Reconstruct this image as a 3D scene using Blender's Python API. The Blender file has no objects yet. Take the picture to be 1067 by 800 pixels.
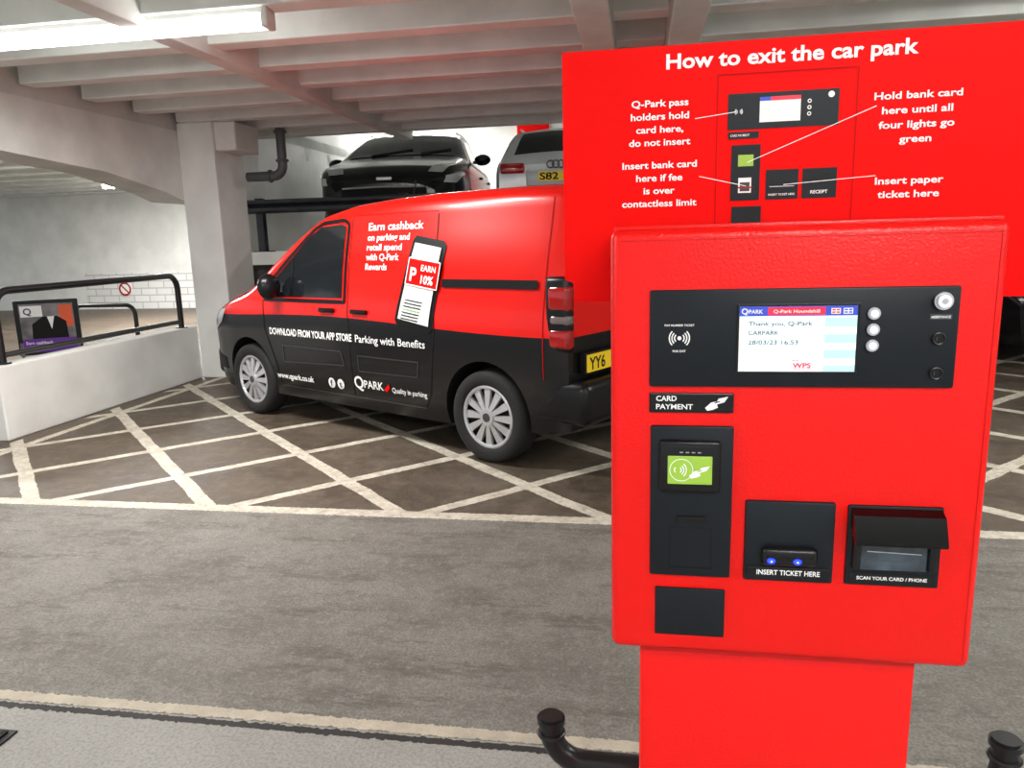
import bpy, bmesh, math, random
from mathutils import Matrix, Vector
random.seed(4)
S=bpy.context.scene
COL=S.collection
TH=0.1699
RG=Matrix.Rotation(-TH,4,'Z')
T=Matrix.Translation
def Rz(a): return Matrix.Rotation(a,4,'Z')
def Rx(a): return Matrix.Rotation(a,4,'X')
def Ry(a): return Matrix.Rotation(a,4,'Y')
def GM(u,v,z=0,rot=0): return RG@T((u,v,z))@Rz(rot)

# ------------------------------------------------------------------ materials
def mat(name,col,rough=.5,metal=0,emit=0,var=0.0,vscale=8,bump=0,bscale=60,coat=0,col2=None,spec=.5,alpha=None):
    m=bpy.data.materials.new(name); m.use_nodes=True
    nt=m.node_tree; b=nt.nodes["Principled BSDF"]
    b.inputs["Base Color"].default_value=(*col,1)
    b.inputs["Roughness"].default_value=rough; b.inputs["Metallic"].default_value=metal
    b.inputs["Specular IOR Level"].default_value=spec
    if coat: b.inputs["Coat Weight"].default_value=coat; b.inputs["Coat Roughness"].default_value=.08
    if emit:
        b.inputs["Emission Color"].default_value=(*col,1); b.inputs["Emission Strength"].default_value=emit
    tc=nt.nodes.new("ShaderNodeTexCoord")
    if var or col2:
        n=nt.nodes.new("ShaderNodeTexNoise"); n.inputs["Scale"].default_value=vscale; n.inputs["Detail"].default_value=6
        nt.links.new(tc.outputs["Object"],n.inputs["Vector"])
        mx=nt.nodes.new("ShaderNodeMix"); mx.data_type='RGBA'
        c2=col2 if col2 else tuple(c*(1-var) for c in col)
        mx.inputs[6].default_value=(*col,1); mx.inputs[7].default_value=(*c2,1)
        rp=nt.nodes.new("ShaderNodeMapRange"); rp.inputs[1].default_value=.35; rp.inputs[2].default_value=.65
        nt.links.new(n.outputs[0],rp.inputs[0]); nt.links.new(rp.outputs[0],mx.inputs[0])
        nt.links.new(mx.outputs[2],b.inputs["Base Color"])
    if bump:
        n2=nt.nodes.new("ShaderNodeTexNoise"); n2.inputs["Scale"].default_value=bscale; n2.inputs["Detail"].default_value=4
        nt.links.new(tc.outputs["Object"],n2.inputs["Vector"])
        bp=nt.nodes.new("ShaderNodeBump"); bp.inputs["Strength"].default_value=bump; bp.inputs["Distance"].default_value=.01
        nt.links.new(n2.outputs[0],bp.inputs["Height"]); nt.links.new(bp.outputs[0],b.inputs["Normal"])
    return m
M={}
M['red']=mat("red_powder_coat",(.80,.004,.002),.27,bump=.12,bscale=280,var=.05,vscale=3,spec=.35)
M['redsign']=mat("red_sign_face",(.80,.003,.002),.5,spec=.08)
M['redline']=mat("dark_red_line",(.42,.004,.004),.5,spec=.1)
M['anth']=mat("anthracite_panel",(.007,.010,.014),.42,var=.2,spec=.28)
M['anth2']=mat("anthracite_edge",(.03,.033,.04),.35)
M['black']=mat("black_plastic",(.005,.005,.006),.3,spec=.35)
M['blackgloss']=mat("black_gloss",(.002,.002,.002),.12,spec=.3)
M['blackmat']=mat("black_matt",(.004,.004,.004),.7,spec=.3)
M['white']=mat("white_print",(.90,.90,.88),.5)
M['whitee']=mat("screen_white",(.80,.90,.93),.3,emit=.45)
M['scrred']=mat("screen_red",(.8,.02,.05),.3,emit=.4)
M['scrblue']=mat("screen_blue",(.03,.06,.45),.3,emit=.4)
M['scrcyan']=mat("screen_cyan",(.42,.72,.8),.3,emit=.45)
M['scrtxt']=mat("screen_text",(.03,.06,.08),.4)
M['green']=mat("green_sticker",(.30,.50,.05),.35,emit=.1)
M['steel']=mat("brushed_steel",(.62,.62,.64),.28,1)
M['steeld']=mat("dark_steel",(.16,.16,.18),.3,1)
M['blueled']=mat("blue_led",(.008,.02,1.0),.5,emit=7,spec=0)
M['glass']=mat("dark_glass",(.010,.012,.014),.06,spec=.5)
M['scan']=mat("scanner_glass",(.05,.08,.11),.12,var=.7,vscale=30,spec=.8)
M['tyre']=mat("tyre_rubber",(.012,.012,.012),.8)
M['silver']=mat("silver_trim",(.60,.60,.62),.32,.5)
M['yellow']=mat("plate_yellow",(1.0,.70,.02),.4)
M['lampred']=mat("lamp_red",(.38,.004,.004),.12,coat=.4)
M['lampclr']=mat("lamp_clear",(.5,.5,.52),.1,coat=.6)
M['lampsm']=mat("lamp_smoked",(.16,.12,.12),.12,coat=.4)
M['conc']=mat("painted_concrete",(.83,.84,.81),.75,col2=(.72,.73,.70),vscale=2.2,bump=.25,bscale=30)
M['ceil']=mat("ceiling_paint",(.70,.72,.69),.8,col2=(.58,.60,.57),vscale=3,bump=.2,bscale=25)
M['rib']=mat("rib_paint",(.82,.85,.82),.75,col2=(.70,.73,.70),vscale=3,bump=.2,bscale=25)
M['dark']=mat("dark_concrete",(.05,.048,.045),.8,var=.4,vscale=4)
M['tube']=mat("fluorescent_lens",(1,.98,.94),.4,emit=58)
M['tubesoft']=mat("opal_lens",(1,.99,.96),.4,emit=12)
M['batten']=mat("batten_white",(.75,.75,.73),.5)
M['rail']=mat("rail_black",(.010,.010,.011),.35,var=.3)
M['armco']=mat("barrier_grey",(.028,.032,.04),.5,.2,var=.4)
M['pipe']=mat("pipe_grey",(.09,.095,.10),.45)
M['poster']=mat("poster_paper",(.30,.28,.28),.5,col2=(.10,.09,.10),vscale=6)
M['orange']=mat("orange_red_print",(.75,.10,.03),.5)
M['purple']=mat("purple_print",(.12,.02,.3),.5)
M['grate']=mat("grate_iron",(.02,.02,.022),.5,.5)
M['carblack']=mat("car_black",(.003,.003,.004),.2,spec=.4)
M['carwhite']=mat("car_white",(.60,.61,.63),.25,coat=.4)
M['phone']=mat("phone_screen",(.82,.84,.80),.5)
M['skin']=mat("print_green",(.25,.5,.2),.5)

def brick():
    m=bpy.data.materials.new("white_brick"); m.use_nodes=True; nt=m.node_tree; b=nt.nodes["Principled BSDF"]
    tc=nt.nodes.new("ShaderNodeTexCoord"); mp=nt.nodes.new("ShaderNodeMapping"); mp.inputs["Rotation"].default_value=(math.pi/2,0,0)
    br=nt.nodes.new("ShaderNodeTexBrick"); br.inputs["Scale"].default_value=1
    br.inputs["Brick Width"].default_value=.42; br.inputs["Row Height"].default_value=.17; br.inputs["Mortar Size"].default_value=.014
    br.inputs["Color1"].default_value=(.82,.82,.80,1); br.inputs["Color2"].default_value=(.74,.74,.72,1); br.inputs["Mortar"].default_value=(.50,.50,.49,1)
    nt.links.new(tc.outputs["Object"],mp.inputs[0]); nt.links.new(mp.outputs[0],br.inputs["Vector"]); nt.links.new(br.outputs[0],b.inputs["Base Color"])
    b.inputs["Roughness"].default_value=.6
    return m
M['brick']=brick()

def floor_mat():
    m=bpy.data.materials.new("car_park_floor"); m.use_nodes=True; nt=m.node_tree; b=nt.nodes["Principled BSDF"]
    L=nt.links.new
    def mth(op,a,b_=None,c=None):
        n=nt.nodes.new("ShaderNodeMath"); n.operation=op
        for i,x in enumerate((a,b_,c)):
            if x is None: continue
            if isinstance(x,(int,float)): n.inputs[i].default_value=x
            else: L(x,n.inputs[i])
        return n.outputs[0]
    tc=nt.nodes.new("ShaderNodeTexCoord"); sp=nt.nodes.new("ShaderNodeSeparateXYZ"); L(tc.outputs["Object"],sp.inputs[0])
    U,V=sp.outputs[0],sp.outputs[1]
    def noise(sc,det=6,stretch=None,rough=.55):
        n=nt.nodes.new("ShaderNodeTexNoise"); n.inputs["Scale"].default_value=sc; n.inputs["Detail"].default_value=det; n.inputs["Roughness"].default_value=rough
        if stretch:
            mp=nt.nodes.new("ShaderNodeMapping"); mp.inputs["Scale"].default_value=stretch; L(tc.outputs["Object"],mp.inputs[0]); L(mp.outputs[0],n.inputs["Vector"])
        else: L(tc.outputs["Object"],n.inputs["Vector"])
        return n.outputs[0]
    def mr(x,a,b_,c=0,d=1):
        n=nt.nodes.new("ShaderNodeMapRange"); n.inputs[1].default_value=a; n.inputs[2].default_value=b_; n.inputs[3].default_value=c; n.inputs[4].default_value=d; L(x,n.inputs[0]); return n.outputs[0]
    def mix(f,a,b_):
        n=nt.nodes.new("ShaderNodeMix"); n.data_type='RGBA'
        if isinstance(f,(int,float)): n.inputs[0].default_value=f
        else: L(f,n.inputs[0])
        for i,x in ((6,a),(7,b_)):
            if isinstance(x,tuple): n.inputs[i].default_value=(*x,1)
            else: L(x,n.inputs[i])
        return n.outputs[2]
    wob=mth('MULTIPLY',mth('SUBTRACT',noise(3.0,2),.5),.05)
    ragged=mth('MULTIPLY',mth('SUBTRACT',noise(45,4),.5),.035)
    def band(x,c,hw):
        d=mth('ABSOLUTE',mth('SUBTRACT',x,c)); d=mth('ADD',d,ragged)
        return mth('LESS_THAN',d,hw)
    def per(x,off,period,hw):
        t=mth('DIVIDE',mth('SUBTRACT',mth('ADD',x,wob),off),period)
        fr=mth('SUBTRACT',t,mth('ROUND',t)); d=mth('ADD',mth('MULTIPLY',mth('ABSOLUTE',fr),period),ragged)
        return mth('LESS_THAN',d,hw)
    inh=mth('MULTIPLY',mth('GREATER_THAN',V,3.78),mth('GREATER_THAN',U,-4.9))
    inh=mth('MULTIPLY',inh,mth('LESS_THAN',V,9.4))
    d1=per(mth('ADD',U,V),.17,1.16,.064); d2=per(mth('SUBTRACT',U,V),-4.97,1.16,.060)
    lines=mth('MULTIPLY',mth('MAXIMUM',d1,d2),inh)
    lines=mth('MAXIMUM',lines,band(V,3.78,.048))
    lines=mth('MAXIMUM',lines,mth('MULTIPLY',band(U,-4.72,.04),inh))
    near=band(V,1.995,.024)
    n1=noise(1.3,8,None,.65); n2=noise(9,9,None,.72); n3=noise(2.6,9,(.8,1.1,1),.72); n4=noise(90,4,None,.7); n5=noise(3.4,10,(.4,1.7,1),.82); n6=noise(26,6,None,.75)
    hc=mix(mr(n1,.35,.65),(.060,.042,.027),(.135,.104,.074))
    hc=mix(mr(n2,.45,.72,0,.6),hc,(.22,.18,.135))
    hc=mix(mr(n6,.50,.70,0,.6),hc,(.040,.029,.021))
    lc=mix(mr(n3,.42,.60),(.265,.250,.222),(.185,.170,.146))
    lc=mix(mr(n5,.52,.60,0,.8),lc,(.100,.084,.066))
    lc=mix(mr(n2,.52,.68,0,.65),lc,(.115,.098,.080))
    lc=mix(mr(n6,.50,.64,0,.55),lc,(.36,.345,.31))
    lc=mix(mr(n4,.45,.60,0,.60),lc,(.11,.10,.088))
    nc=mix(mr(n1,.35,.65),(.44,.43,.40),(.35,.34,.315))
    nc=mix(mr(n4,.45,.60,0,.5),nc,(.20,.19,.175))
    nc=mix(mr(n2,.55,.75,0,.4),nc,(.24,.225,.2))
    c=mix(mth('GREATER_THAN',V,3.78),lc,hc)
    c=mix(mth('LESS_THAN',V,1.965),c,nc)
    pc=mix(mr(n2,.42,.68,0,.75),(.72,.67,.56),(.36,.31,.24))
    pc=mix(mr(n6,.52,.66,0,.65),pc,(.24,.20,.155))
    c=mix(lines,c,pc)
    c=mix(near,c,mix(mr(n2,.4,.7,0,.7),(.60,.53,.42),(.32,.28,.22)))
    gap=mth('LESS_THAN',mth('ADD',mth('ABSOLUTE',mth('SUBTRACT',V,1.945)),ragged),.014)
    c=mix(gap,c,(.02,.018,.016))
    L(c,b.inputs["Base Color"])
    rr=mth('SUBTRACT',mr(n1,.3,.7,.48,.78),mth('MULTIPLY',mth('GREATER_THAN',V,3.78),.14))
    L(rr,b.inputs["Roughness"])
    bp=nt.nodes.new("ShaderNodeBump"); bp.inputs["Strength"].default_value=.6; bp.inputs["Distance"].default_value=.01
    L(mth('ADD',n4,mth('ADD',n2,n6)),bp.inputs["Height"]); L(bp.outputs[0],b.inputs["Normal"])
    return m
M['floor']=floor_mat()

def van_mat():
    m=bpy.data.materials.new("van_two_tone_wrap"); m.use_nodes=True; nt=m.node_tree; b=nt.nodes["Principled BSDF"]; L=nt.links.new
    tc=nt.nodes.new("ShaderNodeTexCoord"); sp=nt.nodes.new("ShaderNodeSeparateXYZ"); L(tc.outputs["Object"],sp.inputs[0])
    s=nt.nodes.new("ShaderNodeMath"); s.operation='SINE'
    a=nt.nodes.new("ShaderNodeMath"); a.operation='MULTIPLY_ADD'; a.inputs[1].default_value=1.7; a.inputs[2].default_value=-1.2
    L(sp.outputs[0],a.inputs[0]); L(a.outputs[0],s.inputs[0])
    q=nt.nodes.new("ShaderNodeMath"); q.operation='MULTIPLY_ADD'; q.inputs[1].default_value=.025; q.inputs[2].default_value=.90; L(s.outputs[0],q.inputs[0])
    g=nt.nodes.new("ShaderNodeMath"); g.operation='GREATER_THAN'; L(sp.outputs[2],g.inputs[0]); L(q.outputs[0],g.inputs[1])
    mx=nt.nodes.new("ShaderNodeMix"); mx.data_type='RGBA'; mx.inputs[6].default_value=(.006,.006,.007,1); mx.inputs[7].default_value=(.82,.008,.004,1)
    L(g.outputs[0],mx.inputs[0]); L(mx.outputs[2],b.inputs["Base Color"])
    b.inputs["Roughness"].default_value=.25; b.inputs["Specular IOR Level"].default_value=.4; b.inputs["Coat Weight"].default_value=.15; b.inputs["Coat Roughness"].default_value=.06
    return m
M['van']=van_mat()

# ------------------------------------------------------------------ mesh builder
def smooth(me,ang=35):
    for p in me.polygons: p.use_smooth=True
    try: me.set_sharp_from_angle(angle=math.radians(ang))
    except Exception: pass
def text_data(s,bold=0):
    cu=bpy.data.curves.new("t",'FONT'); cu.body=s; cu.size=1; cu.resolution_u=3; cu.offset=bold
    ob=bpy.data.objects.new("t",cu); COL.objects.link(ob)
    dg=bpy.context.evaluated_depsgraph_get(); me=bpy.data.meshes.new_from_object(ob.evaluated_get(dg))
    bpy.data.objects.remove(ob); bpy.data.curves.remove(cu)
    return me
class MB:
    def __init__(s): s.v=[];s.f=[];s.m=[];s.mats=[]
    def mi(s,mt):
        mt=M[mt] if isinstance(mt,str) else mt
        if mt not in s.mats: s.mats.append(mt)
        return s.mats.index(mt)
    def raw(s,vs,fs,mt,mx=None):
        o=len(s.v); k=s.mi(mt)
        for p in vs:
            p=Vector(p); s.v.append(tuple(mx@p) if mx else tuple(p))
        for f in fs: s.f.append([o+i for i in f]); s.m.append(k)
    def bm(s,b,mt,mx=None):
        b.verts.ensure_lookup_table(); b.verts.index_update()
        s.raw([v.co.copy() for v in b.verts],[[v.index for v in f.verts] for f in b.faces],mt,mx); b.free()
    def box(s,a,c,mt,bev=0,seg=2,mx=None):
        b=bmesh.new(); bmesh.ops.create_cube(b,size=1)
        for v in b.verts: v.co=Vector([(a[i]+c[i])/2+v.co[i]*(c[i]-a[i]) for i in range(3)])
        if bev: bmesh.ops.bevel(b,geom=b.edges[:],offset=bev,segments=seg,affect='EDGES',profile=.5)
        s.bm(b,mt,mx)
    def cyl(s,c,r,d,ax,mt,seg=24,r2=None,bev=0,mx=None):
        b=bmesh.new(); bmesh.ops.create_cone(b,cap_ends=True,segments=seg,radius1=r,radius2=r if r2 is None else r2,depth=d)
        if bev: bmesh.ops.bevel(b,geom=[e for e in b.edges if abs(e.verts[0].co.z-e.verts[1].co.z)<1e-6],offset=bev,segments=2,affect='EDGES')
        R={'x':Ry(math.pi/2),'y':Rx(math.pi/2),'z':Matrix()}[ax]
        b.transform(T(c)@R); s.bm(b,mt,mx)
    def sph(s,c,r,mt,mx=None,seg=20):
        b=bmesh.new(); bmesh.ops.create_uvsphere(b,u_segments=seg,v_segments=seg//2,radius=1)
        for v in b.verts: v.co=Vector([c[i]+v.co[i]*(r[i] if hasattr(r,'__len__') else r) for i in range(3)])
        s.bm(b,mt,mx)
    def torus(s,c,R,r,ax,mt,n=32,k=10,flat=1,mx=None):
        vs=[];fs=[]
        for i in range(n):
            a=2*math.pi*i/n
            for j in range(k):
                t=2*math.pi*j/k; q=R+r*math.cos(t); w=r*flat*math.sin(t)
                p=(q*math.cos(a),q*math.sin(a),w)
                p={'z':p,'y':(p[0],p[2],p[1]),'x':(p[2],p[0],p[1])}[ax]
                vs.append((c[0]+p[0],c[1]+p[1],c[2]+p[2]))
                fs.append((i*k+j,((i+1)%n)*k+j,((i+1)%n)*k+(j+1)%k,i*k+(j+1)%k))
        s.raw(vs,fs,mt,mx)
    def path(s,pts,r,mt,k=10,mx=None):
        P=[Vector(p) for p in pts]; vs=[];fs=[]; up=None
        for i,p in enumerate(P):
            t=((P[min(i+1,len(P)-1)]-P[i]).normalized()+(P[i]-P[max(i-1,0)]).normalized()).normalized()
            if up is None: up=Vector((0,0,1)) if abs(t.z)<.9 else Vector((1,0,0))
            a=t.cross(up).normalized(); b2=a.cross(t).normalized(); up=b2
            for j in range(k):
                w=2*math.pi*j/k; vs.append(p+a*r*math.cos(w)+b2*r*math.sin(w))
            if i: fs+=[((i-1)*k+j,i*k+j,i*k+(j+1)%k,(i-1)*k+(j+1)%k) for j in range(k)]
        fs.append(list(range(k))[::-1]); fs.append([(len(P)-1)*k+j for j in range(k)])
        s.raw(vs,fs,mt,mx)
    # flat things in the XZ plane at depth y, facing -Y
    def quad(s,x0,x1,z0,z1,y,mt): s.raw([(x0,y,z0),(x1,y,z0),(x1,y,z1),(x0,y,z1)],[(0,1,2,3)],mt)
    def poly(s,pts,y,mt): s.raw([(p[0],y,p[1]) for p in pts],[list(range(len(pts)))],mt)
    def line(s,a,b,w,y,mt):
        a=Vector(a);b=Vector(b);d=(b-a).normalized();n=Vector((-d.y,d.x))*w/2
        s.poly([a-n,b-n,b+n,a+n],y,mt)
    def arc(s,c,r,w,a0,a1,y,mt,n=14):
        vs=[];fs=[]
        for i in range(n+1):
            a=math.radians(a0+(a1-a0)*i/n)
            for q in (r-w/2,r+w/2): vs.append((c[0]+q*math.cos(a),y,c[1]+q*math.sin(a)))
            if i: fs.append((2*i-2,2*i-1,2*i+1,2*i))
        s.raw(vs,fs,mt)
    def disc(s,c,r,y,mt,n=24): s.poly([(c[0]+r*math.cos(2*math.pi*i/n),c[1]+r*math.sin(2*math.pi*i/n)) for i in range(n)],y,mt)
    def text(s,t,x,z,h,y,mt,width=None,align='l',bold=.012,fn=None,rot=0):
        """h = cap height; x = left/centre; z = baseline"""
        me=text_data(t,bold); 
        if not me.vertices: return 0
        xs=[v.co.x for v in me.vertices]; x0,x1=min(xs),max(xs); sc=h/.70; sx=sc
        if width: sx=width/(x1-x0)
        w=(x1-x0)*sx; ox={'l':0,'c':-w/2,'r':-w}[align]
        pts=[]
        cr,sr=math.cos(rot),math.sin(rot)
        for v in me.vertices:
            a=(v.co.x-x0)*sx+ox; b_=v.co.y*sc
            a,b_=a*cr-b_*sr,a*sr+b_*cr
            pts.append(fn(x,z,a,b_) if fn else (x+a,y,z+b_))
        s.raw(pts,[list(p.vertices) for p in me.polygons],mt); bpy.data.meshes.remove(me); return w
    def obj(s,name,parent=None,mx=None,sm=False,ang=35,**kw):
        me=bpy.data.meshes.new(name); me.from_pydata(s.v,[],s.f); me.validate()
        for m_ in s.mats: me.materials.append(m_)
        if len(me.polygons)==len(s.m):
            for p,k in zip(me.polygons,s.m): p.material_index=k
        me.update()
        if sm: smooth(me,ang)
        ob=bpy.data.objects.new(name,me); COL.objects.link(ob)
        if parent: ob.parent=parent
        if mx is not None: ob.matrix_local=mx
        for k,v in kw.items(): ob[k]=v
        return ob
def empty(name,mx,label,cat,**kw):
    e=bpy.data.objects.new(name,None); e.empty_display_size=.2; COL.objects.link(e); e.matrix_world=mx
    e["label"]=label; e["category"]=cat
    for k,v in kw.items(): e[k]=v
    return e

# ------------------------------------------------------------------ room shell
def struct(mb,name,label,cat,mx=RG,sm=False): return mb.obj(name,mx=mx,kind="structure",label=label,category=cat,sm=sm)
b=MB(); b.box((-22,-4,-.2),(9,19,0),'floor'); struct(b,"floor","worn grey concrete floor with cream painted hatching","floor")
for bx in (((-18,-4,3.0),(9,9.7,3.15)),((-18,9.7,3.0),(-5.3,19,3.15)),((-5.3,9.72,4.0),(9,19,4.15)),((-5.3,9.6,3.0),(9,9.72,4.15))):
    b=MB(); b.box(bx[0],bx[1],'ceil'); struct(b,"ceiling","white painted concrete car park soffit","ceiling")
ti=0
def trim(b,label,cat,mx=RG):
    global ti; ti+=1; return struct(b,"trim_%d"%ti,label,cat,mx)
vv=4.32-.70*9
while vv<9.6:
    b=MB(); b.box((-4.9,vv-.09,2.8),(9,vv+.09,3.02),'rib',.01); trim(b,"white painted concrete ceiling rib","ceiling rib"); vv+=.70
vv=1.1
while vv<18:
    b=MB(); b.box((-18,vv-.09,2.78),(-5.3,vv+.09,3.02),'rib',.01); trim(b,"white painted concrete ceiling rib over ramp","ceiling rib"); vv+=.9
for u0,u1,z in ((-2.97,-2.83,2.74),(-.36,-.16,2.66),(.17,.36,2.62)):
    b=MB(); b.box((u0,-4,z),(u1,9.6,3.01),'ceil',.008); trim(b,"white painted cross beam under ceiling","ceiling beam")
# edge beam with haunch
b=MB(); pr=[(-4,2.72),(-4,2.34),(5.4,2.27),(6.6,2.20),(7.5,2.06),(7.8,1.98),(8.5,1.98),(9.6,2.3),(9.6,2.72)]
vs=[(-5.35,p[0],p[1]) for p in pr]+[(-4.95,p[0],p[1]) for p in pr]; n=len(pr)
b.raw(vs,[list(range(n))[::-1],list(range(n,2*n))]+[(i,(i+1)%n,(i+1)%n+n,i+n) for i in range(n)],'rib')
b.box((-5.35,-4,2.72),(-4.97,9.6,3.0),'ceil')
trim(b,"deep white painted concrete edge beam","beam")
b=MB(); b.box((-4.95,7.8,0),(-4.53,8.42,2.80),'conc',.015); b.box((-4.96,7.85,2.5),(-4.3,8.38,2.8),'conc',.02)
b.obj("concrete_column",mx=GM(0,0),label="white painted square concrete column beside low wall",category="column")
b=MB(); b.box((-5.15,5.05,0),(-4.95,7.8,.60),'conc',.012); struct(b,"wall_left","low white painted concrete parapet wall","wall")
b=MB(); b.box((-22,17,.9),(-5.3,17.2,3.0),'conc'); b.box((-22,17.0,0),(-13.7,17.2,.9),'conc'); b.box((-13.7,16.97,0),(-5.3,17.2,.9),'brick'); struct(b,"wall_far","white painted wall with blockwork lower part","wall")
b=MB(); b.box((-5.3,16,0),(9,16.2,4.0),'conc'); struct(b,"wall_back","white painted concrete back wall","wall")
b=MB(); b.box((-5.5,9.7,0),(-5.3,16,4.0),'conc'); struct(b,"wall_inner","white painted concrete wall beside upper deck","wall")
b=MB(); b.box((8.9,-4,0),(9.1,16,4.0),'conc'); struct(b,"wall_right","white painted concrete wall","wall")
b=MB(); b.box((-5.3,9.5,1.22),(3.2,16,1.39),'conc'); struct(b,"floor_deck","raised split level parking deck slab","deck")
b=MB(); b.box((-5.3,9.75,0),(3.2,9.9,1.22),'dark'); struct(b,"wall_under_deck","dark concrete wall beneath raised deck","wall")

# red panel on deck wall
b=MB(); b.box((-.33,-.02,-.8),(.33,.02,.8),'redsign',.005); b.box((-.26,-.026,-.7),(.26,-.02,.1),'redline')
b.obj("wall_panel",mx=GM(-2.15,15.97,3.0),label="plain red panel on the back wall",category="panel")

# barrier
e=empty("crash_barrier",GM(-4.2,9.55,1.39),"dark grey steel crash barrier along deck edge","barrier")
b=MB()
prof=[(0,.50),(-.05,.53),(-.05,.57),(0,.60),(-.05,.63),(-.05,.66),(0,.68)]
vs=[];fs=[]
for i,xx in enumerate((-1.0,7.3)):
    for y,z in prof: vs.append((xx,y,z))
    for y,z in prof[::-1]: vs.append((xx,y+.012,z))
k=14; fs=[(j,(j+1)%k,(j+1)%k+k,j+k) for j in range(k)]+[list(range(k))[::-1],list(range(k,2*k))]
b.raw(vs,fs,'armco'); b.obj("rail",e)
for xx in (-.8,1.2,3.2,5.2,7.0):
    b=MB(); b.box((xx-.05,.02,0),(xx+.05,.12,.70),'armco',.005); b.box((xx-.1,-.03,0),(xx+.1,.2,.012),'armco'); b.obj("post",e)

# drain pipe
b=MB()
pts=[(0,0,.56),(0,0,.15)]+[(-.12+.12*math.cos(a),0,.15-.12*math.sin(a)) for a in [math.pi/2*i/6 for i in range(1,7)]]+[(-.45,0,.03)]
b.path(pts,.055,'pipe',14)
b.torus((0,0,.2),.058,.018,'z','pipe'); b.torus((0,0,.52),.058,.018,'z','pipe'); b.torus((-.16,0,.03),.058,.018,'x','pipe')
b.obj("drain_pipe",mx=GM(-4.10,8.52,2.24),sm=True,label="dark grey drain pipe bending into the column",category="pipe")

# fluorescent fittings, including made-up ones over the ramp
def lamp(u,v,z,L=1.8,watt=55,lens='tube'):
    e=empty("fluorescent_light",GM(u,v,z),"long fluorescent batten light fixed under ceiling","light",group="ceiling batten lights")
    b=MB(); b.box((-L/2,-.05,.03),(L/2,.05,.09),'batten',.008)
    b.obj("housing",e)
    b=MB(); b.box((-L/2+.03,-.055,-.04),(L/2-.03,.055,.035),lens,.02,3); b.obj("diffuser",e,sm=True)
    for sx in (-1,1):
        b=MB(); b.box((sx*(L/2-.02)-.02,-.06,-.045),(sx*(L/2-.02)+.02,.06,.09),'batten',.01); b.obj("end_cap",e)
    ld=bpy.data.lights.new("tube_light",'AREA'); ld.shape='RECTANGLE'; ld.size=L*.95; ld.size_y=.1; ld.energy=watt; ld.color=(1,.98,.95)
    lo=bpy.data.objects.new("tube_light",ld); COL.objects.link(lo); lo.parent=e; lo.matrix_local=T((0,0,-.045))
lamp(-3.0,4.32,2.74,1.85,120,'tubesoft')
lamp(-3.0,-.58,2.715,watt=60); lamp(.9,-1.28,2.715,watt=40); lamp(3.6,-.58,2.715,watt=40); lamp(3.6,4.32,2.715,watt=70)
lamp(-9,8.3,2.695,watt=220); lamp(-9.5,13.7,2.695,watt=330)  # ramp battens added only to brighten the far left bay and wall
lamp(-4.0,14.6,3.90,watt=70); lamp(1.5,12.8,3.90,watt=60)

# black hoop rail on parapet
def hoop(w,h,rc,r,name,mx,label,mid=False):
    b=MB(); pts=[(0,0,0),(0,0,h-rc)]
    for i in range(1,7):
        a=math.pi/2*i/6; pts.append((rc-rc*math.cos(a),0,h-rc+rc*math.sin(a)))
    for i in range(0,7):
        a=math.pi/2*i/6; pts.append((w-rc+rc*math.sin(a),0,h-rc+rc*math.cos(a)))
    pts.append((w,0,0)); b.path(pts,r,'rail',12)
    for xx in (0,w): b.cyl((xx,0,.006),r*2,.012,'z','rail')
    if mid: b.path([(0,0,h*.12),(w,0,h*.12)],r*.8,'rail',10)
    return b.obj(name,mx=mx,sm=True,label=label,category="railing")
hoop(2.44,.58,.15,.031,"guard_rail",GM(-5.04,5.20,.60,math.pi/2),"black tubular steel hoop railing on white parapet",True)
hoop(.85,.80,.12,.026,"guard_rail",GM(-7.0,8.4,0,0),"small black tubular hoop railing beyond parapet")
# poster board
e=empty("advert_board",GM(-6.42,7.3,0,math.radians(30)),"dark framed advert board with purple strip","advert board")
b=MB(); b.box((-.31,-.02,.36),(.31,.02,.96),'black',.01); b.box((-.29,-.03,0),(-.26,.03,.5),'steeld'); b.box((.26,-.03,0),(.29,.03,.5),'steeld'); b.obj("frame",e)
b=MB(); b.quad(-.26,.26,.39,.92,-.023,'poster'); b.quad(-.26,.26,.39,.54,-.025,'purple')
b.quad(-.25,-.04,.78,.90,-.0255,'white'); b.text("Q",-.22,.805,.07,-.027,'scrtxt',bold=.02)
b.text("Earn cashback",-.23,.48,.032,-.027,'white'); b.text("on parking",-.23,.42,.028,-.027,'white')
b.poly([(-.16,.54),(-.15,.70),(-.04,.78),(.10,.78),(.18,.72),(.19,.54)],-.026,'blackmat'); b.poly([(-.0,.78),(.035,.64),(.07,.78)],-.027,'white'); b.quad(.12,.25,.66,.90,-.0257,'orange')
b.obj("poster",e)
# drain grate near
e=MB(); e.box((-.12,-.10,0),(.12,.10,.008),'grate',.003)
for i in range(5): e.box((-.1+i*.045,-.085,.008),(-.08+i*.045,.085,.014),'blackmat')
e.obj("drain_grate",mx=GM(-2.04,1.72,0),label="black cast iron drain grate in concrete",category="drain grate")
# round sign
e=empty("round_sign",GM(-12.6,16.95,.50),"small round red and white prohibition sign on wall","sign")
b=MB(); b.cyl((0,0,0),.17,.02,'y','white'); b.obj("face",e)
b=MB(); b.torus((0,-.012,0),.145,.024,'y','lampred',flat=.3); b.line((-.10,.10),(.10,-.10),.035,-.014,'lampred'); b.obj("ring",e)

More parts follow.
